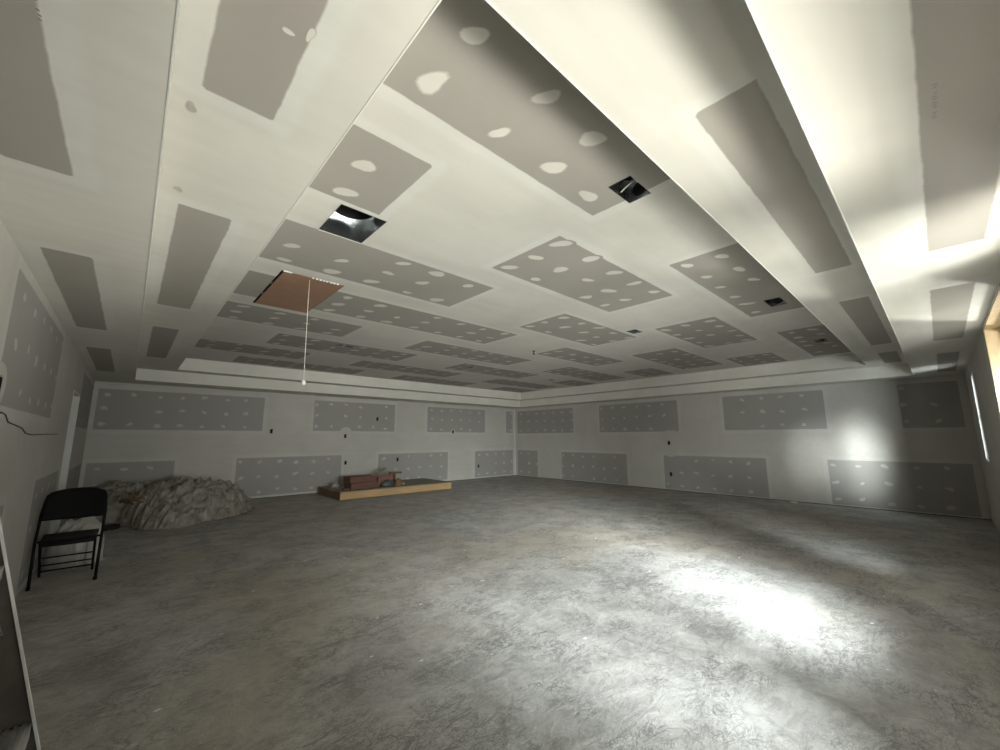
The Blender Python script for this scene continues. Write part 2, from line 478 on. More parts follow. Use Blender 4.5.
# far left-hand wall of the view (wall_back)
W1U = [(-.56, 2.45, 1.615, 2.47), (3.62, 6.05, 1.63, 2.485), (7.20, 9.73, 1.625, 2.49), (10.77, 11.16, 1.62, 2.49)]
W1L = [(-.57, .82, .05, .985), (1.94, 4.47, .05, .995), (5.53, 8.08, .05, .99), (9.23, 11.17, .04, .99)]
B1 = [(2.64, 1.625), (4.52, 1.505), (5.46, 2.015), (4.57, .765), (6.18, .795), (8.26, 1.655), (9.41, .445)]
mb = MB(); og = (0, Y1, 0); UV = ((1,0,0), (0,0,1)); nn = (0,-1,0)
h1 = [boxhole(*b) for b in B1]
surface(mb, og, *UV, XL-.01, X2+.01, .014, Z1+.002, W1U+W1L, h1)
wallparts(mb, og, *UV, nn, W1U+W1L, h1, .41, h1, [(2.64, 1.625, .14), (4.52, 1.505, .24), (4.57, .765, .12), (8.26, 1.655, .10)])
mb.quad((XL, Y1+.02, -.01), (X2, Y1+.02, -.01), (X2, Y1+.02, .03), (XL, Y1+.02, .03), 1)
mb.quad((XL, Y1, .014), (X2, Y1, .014), (X2, Y1+.02, .014), (XL, Y1+.02, .014), 1)
mb.quad((XL-.1, Y1+.12, -.05), (X2+.1, Y1+.12, -.05), (X2+.1, Y1+.12, Z1+.1), (XL-.1, Y1+.12, Z1+.1), 1)
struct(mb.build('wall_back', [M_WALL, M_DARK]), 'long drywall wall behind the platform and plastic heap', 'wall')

# far right-hand wall of the view (wall_far)
W2U = [(8.52, 11.28, 1.60, 2.49), (4.90, 7.50, 1.60, 2.50), (1.65, 3.75, 1.61, 2.50), (-.34, .50, 1.605, 2.50)]
W2L = [(10.2, 11.28, .02, .99), (6.55, 9.10, .02, .965), (2.88, 5.42, .02, .965), (-.34, 1.75, .02, .975)]
B2 = [(5.22, 1.295), (5.22, .435)]
mb = MB(); og = (X2, 0, 0); UV = ((0,1,0), (0,0,1)); nn = (-1,0,0)
h2 = [boxhole(*b) for b in B2]
surface(mb, og, *UV, YR-.01, Y1+.01, .014, Z1+.002, W2U+W2L, h2)
wallparts(mb, og, *UV, nn, W2U+W2L, h2, .41, h2, [(5.22, 1.295, .37)])
mb.box((X2-.012, Y1-.012, .014), (X2, Y1, Z1), 2)
mb.quad((X2+.02, YR, -.01), (X2+.02, Y1, -.01), (X2+.02, Y1, .03), (X2+.02, YR, .03), 1)
mb.quad((X2, YR, .014), (X2, Y1, .014), (X2+.02, Y1, .014), (X2+.02, YR, .014), 1)
mb.quad((X2+.12, YR-.1, -.05), (X2+.12, Y1+.1, -.05), (X2+.12, Y1+.1, Z1+.1), (X2+.12, YR-.1, Z1+.1), 1)
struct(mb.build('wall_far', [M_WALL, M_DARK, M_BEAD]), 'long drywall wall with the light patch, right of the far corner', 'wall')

# left wall with a doorway near the far end
DOOR = (8.0, 8.9, 0., 2.09)
WLU = [(3.80, 6.22, 1.64, 2.53), (.2, 2.6, 1.62, 2.50), (9.0, 11.3, 1.62, 2.5)]
WLL = [(5.95, 7.75, .03, 1.06), (2.2, 4.7, .03, .99), (9.1, 11.3, .03, .99)]
BL = [(3.87, 1.77), (4.05, 1.03)]
mb = MB(); og = (XL, 0, 0); nn = (1,0,0)
hl = [boxhole(*b) for b in BL]
surface(mb, og, *UV, YR-.01, Y1+.01, 0, Z1+.002, WLU+WLL, hl+[DOOR])
wallparts(mb, og, *UV, nn, WLU+WLL, hl, .41, hl, [(3.87, 1.77, .15)])
# outer face
surface(mb, (XL-.14, 0, 0), *UV, YR-.2, Y1+.2, 0, Z1+.1, [], [DOOR])
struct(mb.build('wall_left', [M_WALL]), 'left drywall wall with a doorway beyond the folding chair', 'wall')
# door lining
mb = MB(); x0, x1 = XL-.14, XL+.004
mb.box((x0, DOOR[0]-.02, 0), (x1, DOOR[0], DOOR[3])); mb.box((x0, DOOR[1], 0), (x1, DOOR[1]+.02, DOOR[3]))
mb.box((x0, DOOR[0]-.02, DOOR[3]), (x1, DOOR[1]+.02, DOOR[3]+.02))
struct(mb.build('door_1', [M_JAMB]), 'open doorway lining in the left wall near the far end', 'doorway')
# little hall behind it
mb = MB(); hx = XL-.14
mb.quad((hx, 7.2, 0), (hx-1.6, 7.2, 0), (hx-1.6, 7.2, 2.6), (hx, 7.2, 2.6)); mb.quad((hx, 9.6, 0), (hx-1.6, 9.6, 0), (hx-1.6, 9.6, 2.6), (hx, 9.6, 2.6))
mb.quad((hx-1.6, 7.2, 0), (hx-1.6, 9.6, 0), (hx-1.6, 9.6, 2.6), (hx-1.6, 7.2, 2.6))
mb.quad((hx, 7.2, 2.6), (hx-1.6, 7.2, 2.6), (hx-1.6, 9.6, 2.6), (hx, 9.6, 2.6))
mb.quad((hx, 7.2, 0.0), (hx-1.6, 7.2, 0.0), (hx-1.6, 9.6, 0.0), (hx, 9.6, 0.0))
struct(mb.build('wall_hall', [M_WALL]), 'plain drywall of the hall beyond the left doorway', 'wall')

# right wall with windows (x0, x1, z0, z1) and an added unseen one beside the camera for fill light
WIN = {'window_1': (4.78, 6.48, .80, 2.57), 'window_2': (9.25, 9.76, 1.09, 2.40), 'window_3': (2.80, 3.85, .86, 2.57), 'fill_window': (.80, 2.5, .80, 2.14)}
mb = MB(); og = (0, YR, 0); UX = ((1,0,0), (0,0,1))
holes = list(WIN.values())
surface(mb, og, *UX, XL-.01, X2+.01, .0, Z1+.002, [], holes)
surface(mb, (0, YR-WT, 0), *UX, XL-.3, X2+.3, .0, Z1+.6, [], holes, 1)
struct(mb.build('wall_right', [M_WALL, M_EXT]), 'dark drywall wall on the right holding the windows', 'wall')
labels = {'window_1': 'window with plywood reveal at the right edge', 'window_2': 'second window seen edge-on as a glowing strip near the far right corner',
          'window_3': 'window just outside the right edge of the view that lights the floor',
          'fill_window': 'low wide unseen window added beside the camera to let in fill light'}
for n, (x0, x1, z0, z1) in WIN.items():
    t = bpy.data.objects.new(n, None); COL.objects.link(t); t.location = ((x0+x1)/2, YR, z0)
    struct(t, labels[n], 'window')
    ya, yb = YR-WT, YR+.003
    if n == 'window_2': ya = YR-.085                 # this frame sits close to the room side
    mb = MB(); th = .016
    mb.box((x0, ya, z0), (x1, yb, z0+th)); mb.box((x0, ya, z1-th), (x1, yb, z1))
    mb.box((x0, ya, z0+th), (x0+th, yb, z1-th)); mb.box((x1-th, ya, z0+th), (x1, yb, z1-th))
    mb.build('reveal', [M_PLY if n != 'window_2' else M_VINYL], t)
    mb = MB(); w = .012
    for (a, b, c, d) in ((x0-w, x1+w, z0-w, z0), (x0-w, x1+w, z1, z1+w), (x0-w, x0, z0, z1), (x1, x1+w, z0, z1)):
        mb.box((a, YR-.002, c), (b, YR+.005, d))
    mb.build('edge_bead', [M_BEAD], t)
    mb = MB(); f0, f1 = ya+.004, ya+(.06 if n != 'window_2' else .045); fw = .05
    X0, X1_, Z0_, Z1_ = x0+th, x1-th, z0+th, z1-th
    mb.bbox((X0, f0, Z0_), (X1_, f1, Z0_+fw)); mb.bbox((X0, f0, Z1_-fw), (X1_, f1, Z1_))
    mb.bbox((X0, f0, Z0_+fw), (X0+fw, f1, Z1_-fw)); mb.bbox((X1_-fw, f0, Z0_+fw), (X1_, f1, Z1_-fw))
    mb.bbox((X0+fw, f0+.01, (Z0_+Z1_)/2-.02), (X1_-fw, f1-.01, (Z0_+Z1_)/2+.02))
    mb.build('window_frame', [M_VINYL], t)
    mb = MB(); mb.box((X0+fw*.5, ya+.028, Z0_+fw*.5), (X1_-fw*.5, ya+.034, Z1_-fw*.5))
    mb.build('glass', [M_GLASS], t)
# floor, outside ground
mb = MB(); mb.box((XL-.2, YR-WT, -.12), (X2+.2, Y1+.2, 0.))
struct(mb.build('floor', [M_FLOOR]), 'bare concrete floor with trowel marks and dropped compound', 'floor')
mb = MB(); mb.box((-14, -16, -.3), (24, YR-WT-.001, -.13))
struct(mb.build('ground', [M_GROUND]), 'pale gravel ground outside the windows', 'ground')

# ------------------------------------------------------------------ electrical boxes in the walls
def elec(label, pos, axis, group=None):
    """open box set into the wall, mouth flush with the board"""
    t = thing('electrical_box', label, 'electrical box', pos, group)
    mb = MB(); w, hh, dp, tk = .03, .052, .055, .003
    def P(u, v, n):
        if axis == 'b': return (pos[0]+u, pos[1]+n, pos[2]+v)
        if axis == 'f': return (pos[0]+n, pos[1]+u, pos[2]+v)
        return (pos[0]-n, pos[1]+u, pos[2]+v)
    def bx(u0, u1, v0, v1, n0, n1):
        a, b = P(u0, v0, n0), P(u1, v1, n1)
        mb.box(tuple(min(i, j) for i, j in zip(a, b)), tuple(max(i, j) for i, j in zip(a, b)))
    bx(-w, -w+tk, -hh, hh, -.004, dp); bx(w-tk, w, -hh, hh, -.004, dp)
    bx(-w+tk, w-tk, -hh, -hh+tk, -.004, dp); bx(-w+tk, w-tk, hh-tk, hh, -.004, dp)
    bx(-w+tk, w-tk, -hh+tk, hh-tk, dp-tk, dp)
    mb.build('shell', [M_DARK], t)
    mb = MB()
    mb.tube([P(-.006, .03, dp-.006), P(-.012, .02, .02), P(.004, -.005, .004), P(.012, -.03, .012)], .0045, 6)
    mb.build('wire', [M_CABLE], t)
    return t
lab1 = ['dark electrical box right of the upper board above the plastic heap', 'electrical box in round compound patch above the wooden platform',
        'electrical box cut into the upper grey board right of the platform boxes', 'low electrical box just above the red-brown boxes',
        'electrical box in the grey board behind the platform', 'electrical box on the lower edge of the grey board near the far corner',
        'lowest electrical box close to the floor near the far corner']
for (u, v), l in zip(B1, lab1): elec(l, (u, Y1, v), 'b', 'electrical boxes in the walls')
lab2 = ['upper electrical box in wide compound patch on the right-hand far wall', 'lower electrical box in the grey board on the right-hand far wall']
for (u, v), l in zip(B2, lab2): elec(l, (X2, u, v), 'f', 'electrical boxes in the walls')
labl = ['electrical box high on the left wall inside the upper board', 'electrical box low on the left wall behind the ladder']
for (u, v), l in zip(BL, labl): elec(l, (XL, u, v), 'l', 'electrical boxes in the walls')
# cables hanging on the left wall
mb = MB(); z = lambda v: v+H
pts = [(3.95, .145), (4.05, .17), (4.17, .16), (4.28, .115), (4.55, .10), (4.8, .085), (5.0, .045), (5.3, .035), (5.9, .045), (6.5, .05), (7.0, .055)]
mb.tube([(XL+.0025, y, z(v)) for y, v in pts], .0042, 6)
tag(mb.build('cable', [M_CABLE]), 'thin dark cable sagging along the left wall below the board', 'cable')
mb = MB(); mb.tube([(XL+.003, y, z(v)) for y, v in ((3.60, .06), (3.70, .09), (3.80, .13), (3.88, .165), (3.90, .12), (3.84, .08), (3.74, .04), (3.62, .02))], .005, 6)
tag(mb.build('cable', [M_CABLE]), 'short looped cable end on the left wall at the left edge', 'cable')

# ------------------------------------------------------------------ duct boots, hatch
def boot(label, r, depth, duct_r, cx, cy, group=None, name='duct_boot', fin=True):
    x0, x1, y0, y1 = r; t = thing(name, label, 'duct opening', ((x0+x1)/2, (y0+y1)/2, Z3), group)
    mb = MB(); tk = .002; zt = Z3+depth
    mb.box((x0, y0, Z3-.003), (x0+tk, y1, zt)); mb.box((x1-tk, y0, Z3-.003), (x1, y1, zt))
    mb.box((x0+tk, y0, Z3-.003), (x1-tk, y0+tk, zt)); mb.box((x0+tk, y1-tk, Z3-.003), (x1-tk, y1, zt))
    # top plate with a round opening
    n = 32; A, B = [], []
    for k in range(n):
        a = 2*pi*k/n; c, s_ = cos(a), sin(a)
        A.append(mb.vert((cx+duct_r*c, cy+duct_r*s_, zt)))
        lim = []
        if c > 1e-6: lim.append((x1-cx)/c)
        if c < -1e-6: lim.append((x0-cx)/c)
        if s_ > 1e-6: lim.append((y1-cy)/s_)
        if s_ < -1e-6: lim.append((y0-cy)/s_)
        q = min(lim); B.append(mb.vert((cx+q*c, cy+q*s_, zt)))
    for k in range(n): mb.face([A[k], A[(k+1)%n], B[(k+1)%n], B[k]])
    for X in (x0, x1):
        for Y in (y0, y1):
            near = sorted(range(n), key=lambda k: (mb.v[B[k]][0]-X)**2+(mb.v[B[k]][1]-Y)**2)[:2]
            mb.face([B[near[0]], B[near[1]], mb.vert((X, Y, zt))])
    mb.build('metal_box', [M_GALV], t)
    mb = MB(); mb.lathe([(duct_r, -.012), (duct_r*.99, .0), (duct_r*.95, .03), (duct_r, .06), (duct_r*.95, .09), (duct_r, .12), (duct_r*.95, .16), (0.001, .165)], (cx, cy, zt), 28)
    mb.build('round_duct', [M_RUBBER], t)
    if fin:
        mb = MB(); q = .35*(x1-x0)
        for k in range(8):
            a0, a1 = k/8, (k+1)/8
            f = lambda a: ((x0+x1)/2 - .01 + .03*sin(a*3), y0+.012+(y1-y0-.024)*a, Z3+.012+.05*sin(a*pi))
            p0, p1 = f(a0), f(a1)
            mb.quad(p0, p1, (p1[0]+.022, p1[1], p1[2]+.01), (p0[0]+.022, p0[1], p0[2]+.01))
        mb.build('bent_strap', [M_GALV2], t)
    if fin:                                              # flat dark discs added on the two far sides to darken the inside
        mb = MB(); q = min(depth, y1-y0)*.36
        mb.v += []; ring_ = [mb.vert((x1-.004, (y0+y1)/2+q*cos(2*pi*k/20), Z3+depth*.5+q*sin(2*pi*k/20))) for k in range(20)]; mb.face(ring_)
        ring2 = [mb.vert((x1-.003, (y0+y1)/2+q*cos(2*pi*k/20), Z3+depth*.5+q*sin(2*pi*k/20))) for k in range(20)]
        for k in range(20): mb.face([ring_[k], ring_[(k+1)%20], ring2[(k+1)%20], ring2[k]])
        mb.build('dark_disc', [M_RUBBER], t)
        mb = MB(); q = min(depth, x1-x0)*.36; xc = x0+(x1-x0)*.35
        ring_ = [mb.vert((xc+q*cos(2*pi*k/20), y1-.004, Z3+depth*.5+q*sin(2*pi*k/20))) for k in range(20)]; mb.face(ring_)
        ring2 = [mb.vert((xc+q*cos(2*pi*k/20), y1-.003, Z3+depth*.5+q*sin(2*pi*k/20))) for k in range(20)]
        for k in range(20): mb.face([ring_[k], ring_[(k+1)%20], ring2[(k+1)%20], ring2[k]])
        mb.build('dark_disc', [M_RUBBER], t)
    else:                                                # pale board edge showing under the box
        mb = MB(); mb.box((x0, y1, Z3-.004), (x1, y1+.012, Z3-.001)); mb.build('lip', [M_BEAD], t)
    return t
boot('large square duct opening with black round duct in ceiling beyond the soffit edge', R_BIG, .155, .163, 1.105, 2.885, None, 'return_duct_box', fin=False)
rl = ['bright metal duct boot nearest the camera in the ceiling grey board', 'metal duct boot along the right edge of the ceiling, second from camera',
      'metal duct boot along the right edge of the ceiling, farthest from camera', 'small duct boot in white compound at the middle of the ceiling',
      'duct boot with shiny edge in the ceiling beyond the plywood hatch', 'duct boot in the far ceiling near the back wall, middle of three', 'duct boot in the far ceiling nearest the far corner']
for r, l in zip(REG, rl):
    w = min(r[1]-r[0], r[3]-r[2])
    boot(l, r, .14, w*.42, (r[0]+r[1])/2+.03, (r[2]+r[3])/2, 'duct boots in the ceiling')

x0, x1, y0, y1 = HATCH
t = thing('attic_hatch', 'brown plywood attic hatch in the ceiling with a hanging cord', 'attic hatch', ((x0+x1)/2, (y0+y1)/2, Z3))
mb = MB()
mb.bbox((x0+.022, y0+.004, Z3-.004), (x1-.004, y1-.004, Z3+.012), .003)
mb.build('panel', [M_PLY_HATCH], t)
mb = MB()
for (a, b, c, d) in ((x0, x0+.003, y0, y1), (x1-.003, x1, y0, y1), (x0, x1, y0, y0+.003), (x0, x1, y1-.003, y1)):
    mb.box((a, c, Z3-.001), (b, d, Z3+.14))
mb.box((x0, y0, Z3+.14), (x1, y1, Z3+.145))
mb.build('frame', [M_DARK], t)
for (y, s) in ((4.55, .05), (4.95, .05)):
    mb = MB(); mb.box((x0-.001, y, Z3-.006), (x0+.03, y+s, Z3-.002)); mb.build('hinge', [M_GALV], t)
cxh, cyh = 1.215, 4.235
mb = MB(); mb.tube([(cxh, cyh, Z3), (cxh+.004, cyh+.01, 2.8), (cxh+.014, cyh+.02, 2.4), (cxh+.022, cyh+.03, 2.02)], .0034, 6)
cord = mb.build('pull_cord', [M_CORD], t)
mb = MB(); mb.lathe([(.001, .0), (.016, .004), (.022, .02), (.018, .04), (.008, .052), (.001, .054)], (cxh+.022, cyh+.03, 1.972), 14)
k = mb.build('knob', [M_KNOB], t)
# white crumbs of compound along the near edge of the hatch
mb = MB()
for i in range(14):
    u = x0+.01+i*.012 if i < 6 else x0+.28+(i-6)*.035
    mb.bbox((u, y0-.016, Z3-.012), (u+random.uniform(.012, .03), y0+.006, Z3-.001), .003)
mb.build('compound_crumbs', [M_COMP], t)['kind'] = 'stuff'

# short stub hanging from the ceiling
mb = MB(); mb.lathe([(.028, .0), (.028, -.006), (.009, -.008), (.009, -.05), (.022, -.053), (.022, -.066), (.001, -.067)], (5.48, 5.02, Z3), 12)
tag(mb.build('ceiling_stub', [M_DARK]), 'tiny dark stub hanging from the middle of the ceiling', 'ceiling fitting')

# ------------------------------------------------------------------ black folding chair
t = thing('folding_chair', 'black metal folding chair standing against the left wall', 'chair', (-.345, 6.35, 0))
LX, RX = -.585, -.105
def side(x):
    xf = x + (.022 if x < -.3 else .0)
    return [(xf, 6.12, 0), (xf, 6.125, .02), (x+.0, 6.30, .40), (x, 6.43, .66), (x+(.012 if x < -.3 else -.012), 6.50, .80)]
mb = MB()
top = []
for k in range(13):                          # tube over the top of the backrest
    a = pi*k/12
    top.append((-.345 - .228*cos(a), 6.51+.035*sin(a), .80+.095*max(0, sin(a))**.6))
mb.tube(side(LX)[1:] + top[1:-1] + side(RX)[1:][::-1], .0125, 10)
mb.build('front_frame', [M_BLACKTUBE], t)
for x in (LX, RX):
    mb = MB(); mb.lathe([(.001, 0), (.016, .0), (.016, .03), (.0125, .035)], (x + (.022 if x < -.3 else 0), 6.122, 0), 12); mb.build('foot_cap', [M_BLACK], t)
RXL, RXR = -.545, -.150
for x in (RXL, RXR):
    mb = MB(); mb.tube([(x, 6.24, .425), (x, 6.36, .30), (x, 6.62, .0)], .011, 10); mb.build('rear_leg', [M_BLACKTUBE], t)
def ry(z): return 6.36 + (.30-z)/.30*.26
for zz in (.225, .135, .065):
    mb = MB(); mb.tube([(RXL, ry(zz), zz), (RXR, ry(zz), zz)], .008, 8); mb.build('cross_bar', [M_BLACKTUBE], t)
# seat: dished sheet with a rolled front lip
mb = MB(); nu, nv = 12, 12; top_, bot = [], []
for i in range(nu+1):
    u = i/nu; a, b = [], []
    for j in range(nv+1):
        v = j/nv
        wl = 1 - .06*(1-v)
        x = -.345 + (u-.5)*.415*wl
        y = 6.17 + v*.37 - .018*sin(u*pi)*(1-v)
        zz = .435 + .012*v - .012*sin(u*pi)*sin(min(1, v*1.2)*pi) - (.022*((.18-v)/.18)**2 if v < .18 else 0)
        a.append(mb.vert((x, y, zz))); b.append(mb.vert((x, y, zz-.034)))
    top_.append(a); bot.append(b)
for i in range(nu):
    for j in range(nv):
        mb.face([top_[i][j], top_[i+1][j], top_[i+1][j+1], top_[i][j+1]], 0, True)
        mb.face([bot[i][j], bot[i][j+1], bot[i+1][j+1], bot[i+1][j]], 0, True)
for i in range(nu):
    mb.face([top_[i][0], bot[i][0], bot[i+1][0], top_[i+1][0]]); mb.face([top_[i][nv], top_[i+1][nv], bot[i+1][nv], bot[i][nv]])
for j in range(nv):
    mb.face([top_[0][j], top_[0][j+1], bot[0][j+1], bot[0][j]]); mb.face([top_[nu][j], bot[nu][j], bot[nu][j+1], top_[nu][j+1]])
mb.build('seat', [M_BLACK], t)
# backrest: bowed panel with rounded shoulders
mb = MB(); nu, nv = 16, 8; F, Bk = [], []
for i in range(nu+1):
    u = i/nu; a, b = [], []
    x = -.345 + (u-.5)*.476
    e = abs(u-.5)*2
    ztop = .802 + .108*max(0, 1-e*e)**.3
    zbot = .602 + .004*e
    for j in range(nv+1):
        v = j/nv; zz = zbot+(ztop-zbot)*v
        y = 6.372 + (zz-.60)*.46 + .035*(1-e*e)
        a.append(mb.vert((x, y-.007, zz))); b.append(mb.vert((x, y+.007, zz)))
    F.append(a); Bk.append(b)
for i in range(nu):
    for j in range(nv):
        mb.face([F[i][j], F[i+1][j], F[i+1][j+1], F[i][j+1]], 0, True); mb.face([Bk[i][j], Bk[i][j+1], Bk[i+1][j+1], Bk[i+1][j]], 0, True)
    mb.face([F[i][0], Bk[i][0], Bk[i+1][0], F[i+1][0]]); mb.face([F[i][nv], F[i+1][nv], Bk[i+1][nv], Bk[i][nv]])
for j in range(nv):
    mb.face([F[0][j], F[0][j+1], Bk[0][j+1], Bk[0][j]]); mb.face([F[nu][j], Bk[nu][j], Bk[nu][j+1], F[nu][j+1]])
mb.build('backrest', [M_BLACK], t)
for x, s in ((LX, 1), (RX, -1)):
    mb = MB(); mb.box((min(x, x+s*.06), 6.27, .405), (max(x, x+s*.06), 6.29, .425)); mb.build('hinge', [M_BLACKTUBE], t)

# ------------------------------------------------------------------ crumpled plastic
def fold(x, y, s, seed):
    x, y = (.8*x+.6*y)*.62, (-.6*x+.8*y)*1.7
    p = Vector((x*s+seed, y*s-seed, seed*.37))
    n = noise.noise(p + .6*Vector((noise.noise(p*1.7), noise.noise(p*1.7+Vector((5,3,1))), 0)))
    return max(0., 1-abs(n)*2.4)**1.8
def heap(name, mounds, x0, x1, y0, y1, nx, ny, mat, seed, amp, label, cat):
    mb = MB(); ids = {}
    def hh(x, y):
        z = 0.
        for (cx, cy, rx, ry_, hz, pw) in mounds:
            d = ((x-cx)/rx)**2 + ((y-cy)/ry_)**2
            d *= 1+.25*noise.noise(Vector((x*2+seed, y*2, seed)))
            if d < 1: z = max(z, hz*(1-d)**pw)
            elif d < 1.25: z = max(z, 1e-4)
        if z <= 0: return None
        if z < .002: return .004
        f = .58*fold(x, y, 2.2, seed) + .42*fold(x, y, 5., seed+3) + .16*fold(x, y, 13, seed+9)
        return max(.004, z + amp*(f-.25)*min(1, z/.10))
    for i in range(nx+1):
        for j in range(ny+1):
            x, y = x0+(x1-x0)*i/nx, y0+(y1-y0)*j/ny
            z = hh(x, y)
            if z is None: continue
            q = Vector((x*9, y*9, seed))
            ids[i, j] = mb.vert((x+.02*noise.noise(q), y+.02*noise.noise(q+Vector((9,9,9))), z))
    for i in range(nx):
        for j in range(ny):
            k = [(i,j), (i+1,j), (i+1,j+1), (i,j+1)]
            if all(q in ids for q in k): mb.face([ids[q] for q in k], 0, True)
    o = mb.build(name, [mat], fix=False)
    sol = o.modifiers.new('film', 'SOLIDIFY'); sol.thickness = .002
    return tag(o, label, cat)
MOUNDS = [(.95, 9.8, .95, .90, .58, .62), (1.45, 10.05, .62, .5, .36, .7), (.66, 9.12, .46, .52, .32, .75), (-.02, 10.42, .54, .62, .56, .6)]
heap('plastic_sheeting', MOUNDS, -.58, 2.2, 8.5, 11.2, 190, 180, M_SHEET, 2.3, .24, 'large crumpled heap of clear plastic sheeting on the floor by the back wall', 'plastic sheeting')
heap('plastic_bag', [(-.33, 7.05, .25, .17, .50, .3)], -.60, .02, 6.8, 7.35, 90, 80, M_WHITEBAG, 4.1, .13,
     'white plastic bag standing right behind the folding chair', 'bag')
mb = MB()
for k in range(9):
    a = k*.7; c = Vector((.22+.05*sin(k*2.1), 8.84+.03*cos(k*1.7), .36+.03*(k % 4)))
    c = Vector((.15+.06*sin(k*2.1), 9.28+.03*cos(k*1.7), .40+.03*(k % 4)))
    mb.tube([c+Vector((-.10*cos(a), -.02, -.07*sin(a))), c+Vector((.02*sin(a), -.03, .03)), c+Vector((.10*cos(a), .02, .07*sin(a)))], .016, 6)
RAGS = mb
mb = MB()
for k in range(5):
    M = Matrix.Translation((-.26+.06*k, 9.20+.03*sin(k*2), .042)) @ Matrix.Rotation(.4*sin(k*3), 4, 'Z')
    mb.bbox((-.06, -.05, -.04), (.06, .05, .035), .01, 0, M)
tag(mb.build('dark_scraps', [M_DARK]), 'row of dark scraps on the floor under the plastic beside the chair', 'debris')

tag(RAGS.build('brown_rags', [M_DARKWOOD]), 'dark brown tangle lying on the front of the plastic heap', 'debris')

# ------------------------------------------------------------------ low wooden platform with odds and ends
px0, px1, py0, py1, pz = 3.80, 6.98, 9.68, 11.15, .20
t = thing('wooden_platform', 'low wooden platform of framing lumber on the floor by the back wall', 'platform', (5.4, 10.4, 0))
mb = MB(); mb.bbox((px0, py0, .01), (px1, py0+.04, pz-.02), .004); mb.build('front_board', [M_PINE], t)
mb = MB(); mb.bbox((px0, py1-.04, .0), (px1, py1, pz-.02), .004); mb.build('rear_board', [M_PINE], t)
for x in (px0, px1-.04):
    mb = MB(); mb.bbox((x, py0+.04, .0), (x+.04, py1-.04, pz-.02), .004); mb.build('side_board', [M_DARKWOOD], t)
for x in (4.6, 5.4, 6.2):
    mb = MB(); mb.bbox((x, py0+.04, .0), (x+.04, py1-.04, pz-.02), .004); mb.build('joist', [M_PINE], t)
mb = MB(); mb.bbox((px0-.005, py0-.005, pz-.02), (px1+.005, py1+.005, pz), .003); mb.build('deck', [M_DECK], t)

def carton(label, c, s, rz, mats):
    t = thing('carton', label, 'box', (c[0], c[1], c[2]))
    M = Matrix.Translation(c) @ Matrix.Rotation(rz, 4, 'Z')
    w, d, hz = s
    mb = MB(); mb.bbox((-w/2, -d/2, 0), (w/2, d/2, hz-.006), .006, 0, M); mb.build('body', [mats[0]], t)
    for sg in (-1, 1):
        mb = MB(); M2 = M @ Matrix.Translation((0, sg*d/2, hz-.004)) @ Matrix.Rotation(sg*.05, 4, 'X')
        mb.bbox((-w/2, min(0, -sg*d/2+sg*.004), -.002), (w/2, max(0, -sg*d/2+sg*.004), .004), .001, 0, M2)
        mb.build('flap', [mats[1]], t)
carton('lower red-brown carton at the left of the platform pile', (4.50, 10.12, pz), (.74, .42, .15), .04, (M_REDBOX, M_REDTOP))
carton('upper red-brown carton stacked on the lower one on the platform', (4.47, 10.14, pz+.152), (.70, .40, .145), .02, (M_REDBOX, M_REDTOP))
carton('smaller rust-red carton lying behind the grey bag on the platform', (5.16, 10.27, pz), (.42, .34, .25), -.04, (M_REDTOP, M_REDTOP))
# scrap boards lying across the pile
def plank(label, c, s, rx, ry_, rz, mat):
    mb = MB(); M = Matrix.Translation(c) @ Matrix.Rotation(rz, 4, 'Z') @ Matrix.Rotation(ry_, 4, 'Y') @ Matrix.Rotation(rx, 4, 'X')
    mb.bbox((-s[0]/2, -s[1]/2, -s[2]/2), (s[0]/2, s[1]/2, s[2]/2), .003, 0, M)
    return tag(mb.build('scrap_board', [mat]), label, 'scrap wood', 'scrap boards on the platform')
plank('greenish scrap board slanting up over the rust-red carton', (5.12, 10.34, .565), (.32, .10, .05), 0, -.42, 0, M_DECK)
plank('pale scrap board lying flat on the rust-red carton', (5.15, 10.19, .468), (.46, .12, .03), 0, 0, 0, M_REDTOP)
plank('brown scrap board leaning upright right of the rust-red carton', (5.44, 10.2, .342), (.05, .10, .28), 0, .05, 0, M_DARKWOOD)
plank('brown scrap block lying at the right end of the pile', (5.53, 10.02, .23), (.26, .10, .06), 0, 0, .3, M_PINE)
plank('brown scrap board across the top at the right end of the pile', (5.47, 10.19, .512), (.34, .09, .045), 0, 0, 0, M_DARKWOOD)
plank('dark red scrap lying left of the lower carton', (4.03, 9.95, .222), (.18, .10, .04), 0, 0, .4, M_REDBOX)
def sack(name, mounds, mat, seed, label, cat, zb):
    mb = MB(); cx, cy, rx, ry_, hz = mounds; n, mm = 22, 10; rings = []
    for j in range(mm+1):
        v = j/mm; r_ = (1-v**2.4)**.5*(.88+.12*sin(v*pi)) if v < 1 else .02
        rg = []
        for k in range(n):
            a = 2*pi*k/n; w = 1+.14*noise.noise(Vector((cos(a)*2+seed, sin(a)*2, v*3)))
            rg.append(mb.vert((cx+rx*max(r_, .02)*w*cos(a), cy+ry_*max(r_, .02)*w*sin(a), zb+hz*v*(1+.12*noise.noise(Vector((cos(a)*3, sin(a)*3, seed)))))))
        rings.append(rg)
    for A, B in zip(rings, rings[1:]):
        for k in range(n): mb.face([A[k], A[(k+1)%n], B[(k+1)%n], B[k]], 0, True)
    mb.face(rings[0][::-1]); mb.face(rings[-1], 0, True)
    return tag(mb.build(name, [mat]), label, cat)
sack('cloth_bag', (5.11, 9.90, .19, .11, .17), M_BAG, 1.3, 'dark grey-green bag on the platform in front of the cartons', 'bag', pz)
sack('paper_sack', (5.36, 9.80, .11, .09, .20), M_BROWN, 4.3, 'small brown paper sack at the front edge of the platform', 'bag', pz)
